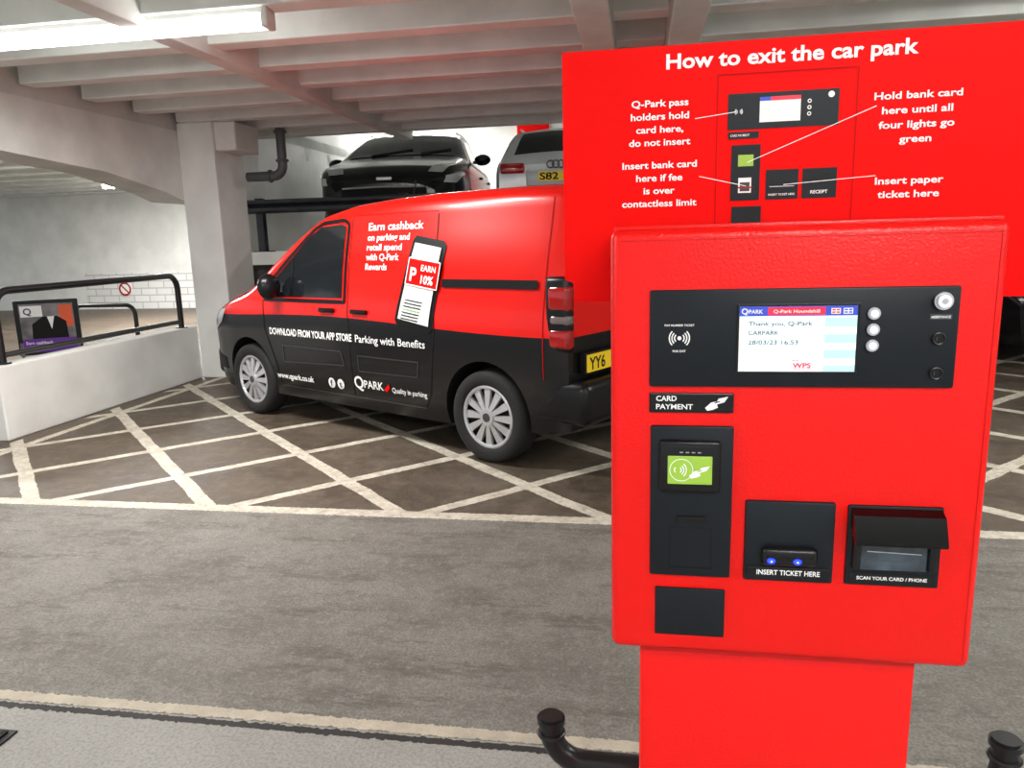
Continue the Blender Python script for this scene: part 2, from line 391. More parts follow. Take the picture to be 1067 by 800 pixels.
# ------------------------------------------------------------------ car bodies
def interp(tab,x):
    tab=sorted(tab)
    if x<=tab[0][0]: return tab[0][1]
    for (a,fa),(c,fc) in zip(tab,tab[1:]):
        if x<=c:
            t=(x-a)/(c-a); return fa+(fc-fa)*t
    return tab[-1][1]
def smtab(tab,x,h=.05):
    return sum(interp(tab,x+d*h) for d in (-1,-.5,0,.5,1))/5
class Car:
    def __init__(s,zt,W,tap,zb,x0,x1,r=.09,rear=(1.0,.12),sh=.04):
        s.ztt=zt;s.Wt=W;s.tt=tap;s.zbt=zb;s.x0=x0;s.x1=x1;s.r=r;s.rear=rear;s.sh=sh
    def zt(s,x): return smtab(s.ztt,x,s.sh)
    def zb(s,x): return interp(s.zbt,x)
    def y(s,x,z):
        w=smtab(s.Wt,z,.05)-smtab(s.tt,x,.06); d=max(0,s.zt(x)-z)
        if d<s.r: w-=s.r*(1-math.sqrt(max(0,1-((s.r-d)/s.r)**2)))
        return max(w,.05)
    def xs(s,x,z):
        f=max(0,min(1,(-x-.2)/.45))
        return x+f*max(0,z-s.rear[0])*s.rear[1]
    def top(s,x,y):
        ye=s.y(x,s.zt(x)); return s.zt(x)+.035*(1-min(1,(y/ye)**2))
    def body(s,mt,arches,rad=.365,name="body",parent=None):
        N=90; K=26; H=10; X=[s.x0+(s.x1-s.x0)*i/N for i in range(N+1)]
        vs=[];ring=[]
        for x in X:
            zb,zt=s.zb(x),s.zt(x); row=[]
            for j in range(K+1):
                t=j/K; t=1-(1-t)**1.5; z=zb+(zt-zb)*t; row.append((s.xs(x,z),s.y(x,z),z))
            ye=s.y(x,zt)
            for j in range(1,H):
                yy=ye*(1-2*j/H); z=s.top(x,yy); row.append((s.xs(x,z),yy,z))
            row+= [(p[0],-p[1],p[2]) for p in row[:K+1][::-1]]
            vs+=row; ring.append(len(row))
        n=ring[0]; fs=[]
        for i in range(N):
            for j in range(n): fs.append((i*n+j,i*n+(j+1)%n,(i+1)*n+(j+1)%n,(i+1)*n+j))
        fs.append(list(range(n))[::-1]); fs.append([N*n+j for j in range(n)])
        b=MB(); b.raw(vs,fs,mt); b.mi('blackmat')
        ob=b.obj(name,parent)
        bm=bmesh.new(); bm.from_mesh(ob.data); bmesh.ops.recalc_face_normals(bm,faces=bm.faces); bm.to_mesh(ob.data); bm.free()
        c=MB()
        for ax in arches:
            for sy in (-1,1): c.cyl((ax,sy*.85,.33),rad,.5,'y','blackmat',40)
        co=c.obj("cutter",parent); 
        bm=bmesh.new(); bm.from_mesh(co.data); bmesh.ops.recalc_face_normals(bm,faces=bm.faces); bm.to_mesh(co.data); bm.free()
        md=ob.modifiers.new("b",'BOOLEAN'); md.operation='DIFFERENCE'; md.object=co; md.solver='EXACT'
        bpy.context.view_layer.update(); dg=bpy.context.evaluated_depsgraph_get(); me=bpy.data.meshes.new_from_object(ob.evaluated_get(dg))
        ob.modifiers.clear(); ob.data=me; bpy.data.objects.remove(co); smooth(me,32); me.name=name
        return ob
    def patch(s,b,pts,mt,off=.004,side=1,step=.05):
        bm=bmesh.new(); bm.faces.new([bm.verts.new((p[0],0,p[1])) for p in pts])
        xs=[p[0] for p in pts]; zs=[p[1] for p in pts]
        x=min(xs)+step
        while x<max(xs): bmesh.ops.bisect_plane(bm,geom=bm.verts[:]+bm.edges[:]+bm.faces[:],plane_co=(x,0,0),plane_no=(1,0,0)); x+=step
        z=min(zs)+step
        while z<max(zs): bmesh.ops.bisect_plane(bm,geom=bm.verts[:]+bm.edges[:]+bm.faces[:],plane_co=(0,0,z),plane_no=(0,0,1)); z+=step
        for v in bm.verts: v.co=Vector((s.xs(v.co.x,v.co.z),side*(s.y(v.co.x,v.co.z)+off),v.co.z))
        b.bm(bm,mt)
    def tpatch(s,b,pts,mt,off=.006,step=.06):
        bm=bmesh.new(); bm.faces.new([bm.verts.new((p[0],p[1],0)) for p in pts])
        xs=[p[0] for p in pts]; ys=[p[1] for p in pts]
        x=min(xs)+step
        while x<max(xs): bmesh.ops.bisect_plane(bm,geom=bm.verts[:]+bm.edges[:]+bm.faces[:],plane_co=(x,0,0),plane_no=(1,0,0)); x+=step
        y=min(ys)+step
        while y<max(ys): bmesh.ops.bisect_plane(bm,geom=bm.verts[:]+bm.edges[:]+bm.faces[:],plane_co=(0,y,0),plane_no=(0,1,0)); y+=step
        for v in bm.verts:
            z=s.top(v.co.x,v.co.y)+off; v.co=Vector((s.xs(v.co.x,z)+off*.6,v.co.y,z))
        b.bm(bm,mt)
    def strip(s,b,pts,w,mt,off=.003,side=1):
        for p,q in zip(pts,pts[1:]):
            p=Vector(p);q=Vector(q);d=(q-p).normalized();n=Vector((-d.y,d.x))*w/2
            s.patch(b,[p-n,q-n,q+n,p+n],mt,off,side,.08)
    def fn(s,off=.006):
        return lambda x,z,a,c:(x-a,s.y(x-a,z+c)+off,z+c)

def wheel(parent,x,y,side,R=.315,W=.20,spokes=10):
    e=bpy.data.objects.new("wheel",None); COL.objects.link(e); e.parent=parent; e.matrix_local=T((x,y,R))
    b=MB(); rr=R*.68
    prof=[(rr,-W*.42),(rr+.02,-W*.5),(R-.03,-W*.5),(R-.008,-W*.42),(R,-W*.25),(R,W*.25),(R-.008,W*.42),(R-.03,W*.5),(rr+.02,W*.5),(rr,W*.42)]
    n=48;k=len(prof);vs=[];fs=[]
    for i in range(n):
        a=2*math.pi*i/n
        for r_,w_ in prof: vs.append((r_*math.cos(a),w_,r_*math.sin(a)))
        for j in range(k): fs.append((i*k+j,i*k+(j+1)%k,((i+1)%n)*k+(j+1)%k,((i+1)%n)*k+j))
    b.raw(vs,fs,'tyre')
    b.obj("tyre",e,sm=True,ang=50)
    b=MB(); o=side*W*.38
    b.cyl((0,o-side*.045,0),rr*.99,.03,'y','blackmat',40)
    b.torus((0,o,0),rr*.955,.014,'y','silver',40,8)
    for i in range(spokes):
        a=2*math.pi*i/spokes; mx=Ry(a)
        w0,w1=.026,.056
        vs=[(.05,o+side*.012,-w0/2),(.05,o+side*.012,w0/2),(rr*.95,o-side*.002,w1/2),(rr*.95,o-side*.002,-w1/2),(.05,o-side*.02,-w0/2),(.05,o-side*.02,w0/2),(rr*.95,o-side*.02,w1/2),(rr*.95,o-side*.02,-w1/2)]
        b.raw(vs,[(0,1,2,3),(7,6,5,4),(0,4,5,1),(1,5,6,2),(2,6,7,3),(3,7,4,0)],'silver',mx)
    b.cyl((0,o+side*.006,0),.06,.03,'y','silver',24,bev=.006); b.cyl((0,o+side*.022,0),.03,.006,'y','steeld',20)
    b.obj("wheel_trim",e,sm=True)
    return e

# ---- van
VA=.6758
vu=Vector((-math.cos(VA),math.sin(VA),0)); vn=Vector((math.sin(VA),math.cos(VA),0))
o=Vector((-.1888,4.8435,0))+vn*.905
van=empty("delivery_van",T(o)@Rz(math.pi-VA),"red and black liveried small panel van on hatched floor","van")
V=Car([(3.72,.62),(3.70,.70),(3.59,.80),(3.33,.92),(3.0,1.03),(2.75,1.10),(2.6,1.16),(2.4,1.30),(2.1,1.50),(1.85,1.64),(1.7,1.70),(1.4,1.755),(1.0,1.785),(.5,1.80),(-.2,1.80),(-.54,1.79),(-.62,1.775),(-.66,1.74)],
 [(.15,.84),(.3,.875),(.5,.895),(.75,.905),(.98,.900),(1.08,.885),(1.35,.845),(1.6,.79),(1.75,.765),(1.85,.75)],
 [(-.66,.03),(-.62,.01),(-.52,.0),(2.6,0),(3.0,.02),(3.3,.08),(3.5,.17),(3.64,.32),(3.74,.48)],
 [(-.66,.30),(-.4,.26),(.4,.22),(2.3,.22),(3.2,.2),(3.7,.24)],-.66,3.72,rear=(1.0,-.03))
V.body('van',(0,2.728),.365,"body",van)
for x in (0,2.728):
    for sd in (1,-1): wheel(van,x,sd*.79,sd,spokes=12)
# windows
WP=[(2.37,1.06),(2.33,1.16),(1.82,1.55),(1.71,1.605),(1.46,1.62),(1.41,1.60),(1.41,1.07)]
b=MB(); V.patch(b,WP,'glass',.005); V.strip(b,[(2.42,1.035),(2.36,1.17),(1.80,1.59),(1.69,1.635),(1.43,1.65),(1.375,1.62),(1.375,1.04),(2.42,1.035)],.028,'black',.007)
V.strip(b,[(2.04,1.07),(2.04,1.37)],.03,'black',.009)
b.obj("side_window",van,sm=True)
b=MB(); V.patch(b,WP,'glass',.005,-1); b.obj("side_window",van,sm=True)
b=MB(); V.tpatch(b,[(2.60,-.66),(2.60,.66),(1.90,.60),(1.90,-.60)],'glass'); b.obj("windscreen",van,sm=True)
# seams
for sp_,w_,mt_ in (([(1.34,1.68),(1.34,.30)],.009,'blackmat'),([(.45,1.66),(.43,.9),(.50,.42),(.56,.32)],.009,'blackmat'),([(2.44,1.03),(2.44,.8),(2.32,.5),(2.29,.32)],.010,'blackmat'),([(1.34,1.68),(.45,1.68)],.006,'redline'),([(2.28,.31),(.56,.31)],.010,'steeld'),([(2.66,1.10),(3.0,1.0),(3.3,.9)],.01,'blackmat'),([(-.49,1.72),(-.49,.62)],.007,'redline')):
    b=MB(); V.strip(b,sp_,w_,mt_); b.obj("panel_seam",van)
b=MB(); V.patch(b,[(.36,1.17),(.36,1.225),(-.44,1.225),(-.44,1.17)],'black',.012); b.obj("slide_rail",van)
for pl in ([(2.2,.66),(1.45,.66),(1.42,.55),(2.2,.52),(2.2,.66)],[(1.25,.64),(.6,.64),(.62,.53),(1.25,.52),(1.25,.64)]):
    b=MB(); V.strip(b,pl,.010,'anth2',.004); b.obj("side_moulding",van)
for xx in (1.58,1.20):
    b=MB(); b.box((xx-.09,V.y(xx,.97)-.005,.955),(xx+.09,V.y(xx,.97)+.028,.99),'black',.012); b.obj("door_handle",van,sm=True)
for sd in (1,-1):
    b=MB(); b.sph((2.18,sd*1.0,1.15),(.075,.10,.105),'black'); b.box((2.15,sd*.94-.06,1.06),(2.24,sd*.94+.05,1.10),'black',.01); b.obj("wing_mirror",van,sm=True)
for sd in (1,-1):
    b=MB(); V.patch(b,[(3.60,.70),(3.57,.79),(3.24,.92),(3.07,.93),(3.20,.80),(3.37,.72)],'lampclr',.006,sd); b.obj("headlamp",van,sm=True)
    b=MB(); V.patch(b,[(3.2,.36),(3.2,.47),(3.45,.50),(3.5,.36)],'blackmat',.004,sd); b.obj("fog_lamp",van)
    yo=V.y(-.5,1.0)+.003
    b=MB()
    def tl(x0,x1,dy,w,z0,z1,mt_,bev):
        a_,c_=(yo+dy-w,yo+dy) if sd>0 else (-yo-dy,-yo-dy+w)
        b.box((x0,a_,z0),(x1,c_,z1),mt_,bev,3)
    tl(-.672,-.50,0,.085,.79,1.25,'black',.03)
    tl(-.680,-.52,.004,.08,1.04,1.20,'lampred',.028); tl(-.680,-.52,.004,.08,.81,.94,'lampred',.028); tl(-.677,-.53,.003,.08,.955,1.025,'lampsm',.025)
    b.obj("tail_lamp",van,sm=True)
b=MB(); b.box((-.80,-.89,.34),(-.37,.89,.62),'black',.06,3); b.box((-.82,-.60,.50),(-.66,.60,.56),'blackmat',.02); b.obj("rear_bumper",van,sm=True)
b=MB(); b.box((3.38,-.62,.24),(3.74,.62,.52),'black',.06,3); b.obj("front_bumper",van,sm=True)
b=MB(); b.box((-.675,-.005,.62),(-.662,.005,1.65),'blackmat'); b.obj("rear_door_seam",van)
b=MB(); mx=T((-.715,.755,.715))@Rz(-math.pi/2)
b.box((0,-.006,-.055),(.52,.006,.055),'yellow',.003); 
b.text("YY6",.015,-.038,.075,-.008,'blackmat',width=.18,bold=.02)
b.box((-.01,.006,-.065),(.53,.05,.065),'black',.004)
b.obj("number_plate",van,mx=mx)
b=MB(); b.box((-.05,-.02,0),(.05,.02,.02),'black',.005); b.path([(0,0,.01),(-.05,0,.2)],.006,'black'); b.obj("aerial",van,mx=T((1.5,0,V.top(1.5,0)-.005)))
# livery
f=V.fn()
b=MB()
for s_,z,w,h in (("Earn cashback",1.585,.57,.054),("on parking and",1.512,.44,.045),("retail spend",1.442,.37,.045),("with Q-Park",1.372,.35,.045),("Rewards",1.302,.23,.045)):
    b.text(s_,1.15,z-.02,h,0,'white',width=w,fn=f,bold=.02)
b.obj("lettering",van)
b=MB(); b.text("DOWNLOAD FROM YOUR APP STORE",2.36,.745,.055,0,'white',width=1.06,fn=f,bold=.03); b.obj("lettering",van)
b=MB(); b.text("Parking with Benefits",1.26,.745,.055,0,'white',width=.74,fn=f,bold=.01); b.obj("lettering",van)
b=MB(); b.text("www.qpark.co.uk",2.33,.375,.045,0,'white',width=.50,fn=f,bold=.03); b.obj("lettering",van)
for cx,ch in ((1.60,"f"),(1.49,"t")):
    b=MB(); V.patch(b,[(cx+.042*math.cos(a*.5236),.395+.042*math.sin(a*.5236)) for a in range(12)],'white',.006)
    b.text(ch,cx+.01,.37,.05,0,'blackmat',fn=V.fn(.012),bold=.03); b.obj("icon",van)
b=MB(); b.text("Q",1.32,.385,.095,0,'white',fn=f,bold=.02); b.text("PARK",1.21,.395,.060,0,'white',width=.22,fn=f,bold=.02)
V.patch(b,[(.99,.40),(.93,.45),(.92,.42),(.96,.385)],'redsign',.006); b.obj("logo",van)
b=MB(); b.text("Quality in parking",.90,.39,.038,0,'white',width=.36,fn=f)
b.obj("lettering",van)
b=MB(); V.patch(b,[(.67,1.49),(.64,1.52),(.37,1.475),(.345,1.44),(.445,.88),(.48,.85),(.79,.895),(.815,.935)],'black',.006)
V.patch(b,[(.64,1.47),(.385,1.43),(.475,.90),(.775,.945)],'phone',.014)
for i in range(7):
    t=i/7; z=1.08-.15*t; x0=.70+.05*t
    V.strip(b,[(x0,z),(x0-.17,z-.02)],.008,'skin' if i==3 else 'anth2',.018)
b.obj("phone_graphic",van)
b=MB(); V.patch(b,[(.67,1.37),(.37,1.33),(.395,1.15),(.70,1.19)],'redsign',.022)
V.strip(b,[(.67,1.37),(.37,1.33),(.395,1.15),(.70,1.19),(.67,1.37)],.008,'white',.026)
f2=V.fn(.028); b.text("EARN",.55,1.28,.040,0,'white',fn=f2,bold=.02,rot=-.12); b.text("10%",.55,1.195,.055,0,'white',fn=f2,bold=.03,rot=-.12)
b.text("P",.66,1.215,.09,0,'white',fn=f2,bold=.03,rot=-.12)
b.obj("cashback_graphic",van)

# ---- generic hatchback
HZ=[(3.55,.68),(3.5,.80),(3.3,.92),(2.9,1.02),(2.5,1.10),(2.35,1.16),(2.0,1.34),(1.7,1.47),(1.4,1.53),(.8,1.56),(.2,1.54),(-.2,1.48),(-.4,1.36),(-.62,1.16),(-.74,1.06),(-.80,.96)]
HW=[(.15,.82),(.35,.88),(.6,.915),(.95,.905),(1.05,.87),(1.45,.68),(1.6,.62)]
HT=[(-.80,.14),(-.7,.07),(-.4,.02),(0,0),(2.7,0),(3.1,.04),(3.35,.12),(3.5,.25),(3.56,.36)]
def hatch(mx,paint,label,plate,emblem=False):
    e=empty("parked_car",mx,label,"car")
    H=Car(HZ,HW,HT,[(-.8,.32),(0,.22),(2.7,.2),(3.55,.24)],-.80,3.55,rear=(1.0,0))
    H.body(paint,(0,2.68),.37,"body",e)
    for x in (0,2.68):
        for sd in (1,-1): wheel(e,x,sd*.80,sd,R=.33,spokes=7)
    for sd in (1,-1):
        b=MB(); H.patch(b,[(2.15,1.08),(1.62,1.40),(1.0,1.46),(1.0,1.06)],'glass',.006,sd); b.obj("side_window",e,sm=True)
        b=MB(); H.patch(b,[(.95,1.06),(.95,1.46),(.2,1.44),(-.1,1.36),(-.3,1.16),(-.1,1.08)],'glass',.006,sd); b.obj("side_window",e,sm=True)
        b=MB(); H.strip(b,[(2.2,1.055),(-.15,1.05)],.02,'silver',.008,sd); b.obj("window_trim",e)
        b=MB(); b.sph((1.95,sd*1.0,1.12),(.07,.11,.075),paint); b.box((1.92,sd*.92-.05,1.07),(1.99,sd*.92+.05,1.11),'black',.01); b.obj("wing_mirror",e,sm=True)
        b=MB(); H.tpatch(b,[(3.42,sd*.50),(3.42,sd*.68),(3.12,sd*.80),(3.16,sd*.58)][::sd],'lampclr',.008); H.patch(b,[(3.47,.74),(3.42,.82),(3.1,.90),(3.05,.85),(3.3,.74)],'lampclr',.008,sd); b.obj("headlamp",e,sm=True)
        b=MB(); b.box((-.84,sd*.60-.16,.90),(-.66,sd*.60+.16,1.03),'lampred',.03,3); b.obj("tail_lamp",e,sm=True)
        b=MB(); b.path([(1.5,sd*.60,1.535),(.9,sd*.60,1.57),(.0,sd*.60,1.545)],.014,'silver'); b.obj("roof_rail",e,sm=True)
        for xx in (1.25,.15):
            b=MB(); b.box((xx-.09,sd*(H.y(xx,.93)+.012)-.016,.915),(xx+.09,sd*(H.y(xx,.93)+.012)+.016,.945),paint,.01); b.obj("door_handle",e,sm=True)
    b=MB(); H.tpatch(b,[(2.42,-.70),(2.42,.70),(1.72,.56),(1.72,-.56)],'glass',.008); b.obj("windscreen",e,sm=True)
    b=MB(); H.tpatch(b,[(-.28,-.52),(-.28,.52),(-.66,.60),(-.66,-.60)],'glass',.012); b.obj("rear_window",e,sm=True)
    b=MB(); b.path([(2.42,-.4,H.top(2.42,.4)+.02),(2.28,.12,H.top(2.28,.1)+.02)],.009,'black',6); b.obj("wiper",e)
    b=MB(); b.path([(2.42,.25,H.top(2.42,.25)+.02),(2.24,.62,H.top(2.24,.6)+.02)],.009,'black',6); b.obj("wiper",e)
    b=MB(); b.box((3.45,-.50,.56),(3.585,.50,.69),'blackmat',.02); b.box((3.46,-.42,.28),(3.58,.42,.46),'blackmat',.02); b.path([(3.59,-.48,.69),(3.60,0,.70),(3.59,.48,.69)],.010,'silver',6); b.obj("grille",e,sm=True)
    b=MB(); b.box((3.51,-.09,.775),(3.545,.09,.815),'silver',.01); b.obj("badge",e)
    b=MB(); b.box((3.585,-.26,.47),(3.60,.26,.58),'white',.004); b.obj("front_plate",e)
    b=MB(); b.box((0,-.006,0),(.52,.006,.12),'yellow',.003)
    if plate: b.text(plate,.02,.02,.085,-.008,'blackmat',width=.24,bold=.02)
    b.obj("number_plate",e,mx=T((-.845,.26,.79))@Rz(-math.pi/2))
    if emblem:
        b=MB()
        for q in range(4): b.torus((-.815,-.105+.07*q,1.0),.045,.009,'x','steeld',24,8)
        b.obj("emblem",e,sm=True)
    b=MB(); b.box((-.86,-.80,.36),(-.62,.80,.62),paint,.07,3); b.box((-.875,-.6,.34),(-.7,.6,.44),'blackmat',.02); b.box((-.838,-.42,.74),(-.74,.42,.94),'black' if paint=='carblack' else paint,.02); b.obj("rear_bumper",e,sm=True)
    return e
hatch(GM(-3.80,14.1,1.39,-math.pi/2+.10)@Matrix.Scale(1.16,4),'carblack',"glossy black hatchback facing out on the raised deck","")
hatch(GM(-1.10,11.6,1.39,math.pi/2)@Matrix.Scale(1.08,4),'carwhite',"silver white hatchback with yellow rear plate on raised deck","S82",True)
hatch(GM(4.5,12.1,0,-math.pi/2),'carblack',"glossy black hatchback parked beyond the hatched floor","")

# ------------------------------------------------------------------ kiosk
KM=T((.1192,.8894,0))@Rz(-.1757)
ZT=1.489
k=empty("payment_kiosk",KM,"bright red car park payment kiosk on red pedestal","payment machine")
b=MB(); b.box((0,0,ZT-.530),(.427,.185,ZT),'red',.011,4); b.box((.004,.012,ZT-.004),(.423,.18,ZT+.004),'red',.002)
b.quad(.4165,.4172,ZT-.518,ZT-.012,-.0003,'redline'); b.quad(.012,.4165,ZT-.0135,ZT-.0130,-.0003,'redline')
b.obj("cabinet",k,sm=True)
b=MB(); b.box((.036,.028,.012),(.377,.165,ZT-.52),'red',.006,2); b.box((.0,-.0,0),(.41,.18,.014),'red',.003); b.obj("pedestal",k,sm=True)
def Z(mm): return ZT-mm/1000
def X(mm): return mm/1000
def panel(x0,x1,z0,z1,y=-.004,bev=.002,mt='anth'):
    b=MB(); b.box((X(x0),y,Z(z1)),(X(x1),.004,Z(z0)),mt,bev,2); return b
# control panel
b=panel(46,380,70,184,-.005,.0025); cp=b.obj("control_panel",k,sm=True)
yf=-.0056
b=MB(); b.box((X(144),-.0062,Z(168)),(X(277),-.004,Z(87)),'black',.001); b.quad(X(147),X(274),Z(165),Z(90),-.0065,'whitee')
ys=-.0068
b.quad(X(147),X(274),Z(101),Z(90),ys,'scrblue'); b.quad(X(178),X(240),Z(100),Z(91),ys-.0001,'scrred'); b.quad(X(147),X(154),Z(165),Z(102),ys,'white')
b.quad(X(240),X(274),Z(165),Z(103),ys,'scrcyan')
for q in range(3): b.quad(X(240),X(274),Z(122+q*18),Z(114+q*18),ys-.0001,'whitee')
b.text("Q",X(149),Z(98.5),.0065,ys-.0003,'white',bold=.02); b.text("PARK",X(157),Z(98),.0045,ys-.0003,'white',bold=.02)
b.text("Q-Park Houndshill",X(184),Z(97.5),.0038,ys-.0003,'white',width=.05)
for i,c1 in enumerate(('scrred','scrblue')):
    x0=246+i*13; b.quad(X(x0),X(x0+10),Z(99),Z(92.5),ys-.0003,'white'); b.quad(X(x0+1),X(x0+9),Z(98),Z(93.5),ys-.0005,c1); b.quad(X(x0),X(x0+10),Z(96.3),Z(95.2),ys-.0007,'white'); b.quad(X(x0+4.4),X(x0+5.6),Z(99),Z(92.5),ys-.0007,'white')
for s_,zz,w in (("Thank you, Q-Park",110.5,.070),("CARPARK",121,.034),("28/03/23 16:53",132,.055)):
    b.text(s_,X(157),Z(zz+1.5),.0050,ys-.0003,'scrtxt',width=w,bold=.01)
b.text("WPS",X(207),Z(160.5),.0055,ys-.0003,'scrred',width=.02,bold=.03); b.quad(X(204),X(230),Z(162),Z(161.3),ys-.0003,'scrred'); b.text("cards",X(205),Z(153),.003,ys-.0003,'scrred')
b.obj("screen",cp)
b=MB()
for r_ in (5.5,8.5,11.5):
    for a0 in (-45,135): b.arc((X(80),Z(126)),r_/1000,.0014,a0,a0+90,yf,'white')
b.disc((X(80),Z(126)),.0024,yf,'white')
b.text("PAY NUMBER TICKET",X(80),Z(112),.0023,yf,'white',align='c',width=.034,bold=.02); b.text("FOR EXIT",X(80),Z(142.5),.0025,yf,'white',align='c',bold=.02)
b.obj("contactless_symbol",cp)
b=MB(); b.quad(X(349),X(372),Z(107),Z(100.5),yf,'anth2'); b.text("ASSISTANCE",X(360.5),Z(105),.0025,yf-.0003,'white',align='c',width=.020,bold=.02)
b.obj("button_label",cp)
for mm in (99,117,135):
    b=MB(); b.cyl((X(291),-.0075,Z(mm)),.0068,.005,'y','steel',28,bev=.0012); b.cyl((X(291),-.0103,Z(mm)),.0044,.0012,'y','white',20); b.obj("button",cp,sm=True)
b=MB(); b.cyl((X(361),-.0085,Z(86)),.0098,.007,'y','steel',32,bev=.002); b.cyl((X(361),-.0124,Z(86)),.007,.002,'y','white',28); b.cyl((X(361),-.0136,Z(86)),.003,.001,'y','steel',20); b.obj("help_button",cp,sm=True)
for mm in (128,167):
    b=MB(); b.torus((X(360),-.006,Z(mm)),.0062,.0012,'y','black',24,8); b.cyl((X(360),-.0052,Z(mm)),.0056,.002,'y','blackmat',24); b.quad(X(357.6),X(358.2),Z(mm+2),Z(mm-2),-.0066,'steeld'); b.obj("lock",cp,sm=True)
# card payment label
def card_icon(b,cx,cz,s_,y,mt,dark):
    b.poly([(cx-.5*s_,cz-.28*s_),(cx-.38*s_,cz-.42*s_),(cx-.1*s_,cz-.36*s_),(cx+.12*s_,cz-.25*s_),(cx+.02*s_,cz+.05*s_),(cx-.22*s_,cz-.0*s_)],y,mt)
    b.poly([(cx-.02*s_,cz-.12*s_),(cx+.42*s_,cz+.02*s_),(cx+.60*s_,cz+.30*s_),(cx+.14*s_,cz+.20*s_)],y-.0002,mt)
    b.line((cx-.05*s_,cz-.02*s_),(cx+.2*s_,cz+.06*s_),.05*s_,y-.0004,dark)
b=panel(46,144,192,216,-.003,.0015,'black'); b.text("CARD",X(54),Z(201.5),.0062,-.0035,'white',width=.024,bold=.02); b.text("PAYMENT",X(54),Z(211.5),.0062,-.0035,'white',width=.043,bold=.02)
card_icon(b,X(123),Z(203),.024,-.0035,'white','black'); b.obj("card_label",k)
# card reader
b=panel(48,145,232,424,-.005,.0025); cr=b.obj("card_reader",k,sm=True)
b=MB(); b.box((X(58),-.014,Z(312)),(X(130),-.003,Z(248)),'black',.004,3); 
for i in range(4): b.quad(X(82+i*7),X(86+i*7),Z(262.4),Z(261),-.0145,'steel')
b.quad(X(66),X(122),Z(254.7),Z(254.2),-.0145,'anth2')
b.obj("contactless_reader",cr,sm=True)
b=MB(); b.box((X(68),-.0158,Z(301)),(X(120),-.0138,Z(266)),'green',.001)
for r_ in (4,7,10): b.arc((X(80),Z(283)),r_/1000,.0013,-48,48,-.0165,'white')
for r_ in (4,): b.arc((X(80),Z(283)),r_/1000,.0013,132,228,-.0165,'white')
b.arc((X(84),Z(283)),.0135,.0009,0,360,-.0165,'white',28)
card_icon(b,X(104),Z(284),.022,-.0166,'white','green'); b.obj("contactless_sticker",cr)
b=MB()
for a_,c_ in (((72,360),(122,360)),((122,360),(122,412)),((122,412),(72,412)),((72,412),(72,360))): b.line((X(a_[0]),Z(a_[1])),(X(c_[0]),Z(c_[1])),.0007,-.0056,'blackmat')
b.box((X(80),-.008,Z(352)),(X(116),-.004,Z(345)),'blackmat',.001); b.obj("card_slot",cr)
# ticket slot
b=panel(161,264,323,425,-.005,.0025); ts=b.obj("ticket_unit",k,sm=True)
b=MB(); b.box((X(180),-.016,Z(402)),(X(245),-.003,Z(378)),'black',.007,4); b.box((X(186),-.0168,Z(389.5)),(X(239),-.010,Z(386)),'blackmat',.001); b.obj("ticket_slot",ts,sm=True)
for mm in (191,221):
    b=MB(); b.sph((X(mm),-.016,Z(394)),(.0048,.002,.0036),'blueled',seg=16); b.sph((X(mm),-.0172,Z(394)),(.0016,.0016,.0014),'white',seg=10); b.obj("indicator_light",ts,sm=True)
b=MB(); b.box((X(164),-.0065,Z(421)),(X(261),-.004,Z(406)),'black',.001); b.text("INSERT TICKET HERE",X(212.5),Z(415.5),.0062,-.0069,'white',align='c',width=.073,bold=.02); b.obj("ticket_label",ts)
# scanner
b=MB()
b.box((X(278),-.004,Z(425)),(X(382),.004,Z(325)),'anth',.002)
b.box((X(284),-.012,Z(402)),(X(293),-.002,Z(360)),'black',.002); b.box((X(367),-.012,Z(402)),(X(376),-.002,Z(360)),'black',.002)
sc=b.obj("code_scanner",k,sm=True)
b=MB(); x0,x1=X(281),X(380); 
pr=[(-.004,Z(328)),(-.017,Z(333)),(-.030,Z(362)),(-.0285,Z(365)),(-.004,Z(350))]
vs=[(x0,)+p for p in pr]+[(x1,)+p for p in pr]; n=5
b.raw(vs,[list(range(n)),list(range(n,2*n))[::-1]]+[(i,i+n,(i+1)%n+n,(i+1)%n) for i in range(n)],'blackgloss'); b.obj("scanner_hood",sc)
b=MB(); b.box((X(293),-.007,Z(404)),(X(367),-.003,Z(362)),'scan',.001); b.line((X(300),Z(380)),(X(360),Z(382)),.0012,-.0075,'steel'); b.line((X(300),Z(392)),(X(352),Z(390)),.0008,-.0075,'steeld'); b.obj("scanner_window",sc)
b=MB(); b.quad(X(283),X(378),Z(421),Z(409),-.0046,'black'); b.text("SCAN YOUR CARD / PHONE",X(330),Z(417),.0042,-.005,'white',align='c',width=.078,bold=.02); b.obj("scanner_label",sc)
b=panel(55,140,441,505,-.003,.0012); b.obj("blank_plate",k,sm=True)

# ------------------------------------------------------------------ instruction sign
sg=empty("instruction_sign",KM@T((0,.2,0)),"large red instruction sign board behind the payment kiosk","sign")
b=MB(); pts=[(-.074,.242),(-.074,-.068),(-.062,-.072),(-.060,-.100),(.66,-.100),(.66,.242)]
n=len(pts); vs=[(p[0],0,ZT+p[1]) for p in pts]+[(p[0],.025,ZT+p[1]) for p in pts]
b.raw(vs,[list(range(n)),list(range(n,2*n))[::-1]]+[(i,i+n,(i+1)%n+n,(i+1)%n) for i in range(n)],'redsign'); b.obj("board",sg)
b=MB(); b.box((.18,.025,0),(.24,.085,ZT+.1),'red',.004); b.box((.12,.01,0),(.30,.14,.01),'red'); b.obj("support_post",sg)
y=-.0012
def P(z): return ZT+z
b=MB(); b.text("How to exit the car park",.067,P(.212),.0185,y,'white',width=.316,bold=.026); b.obj("title",sg)
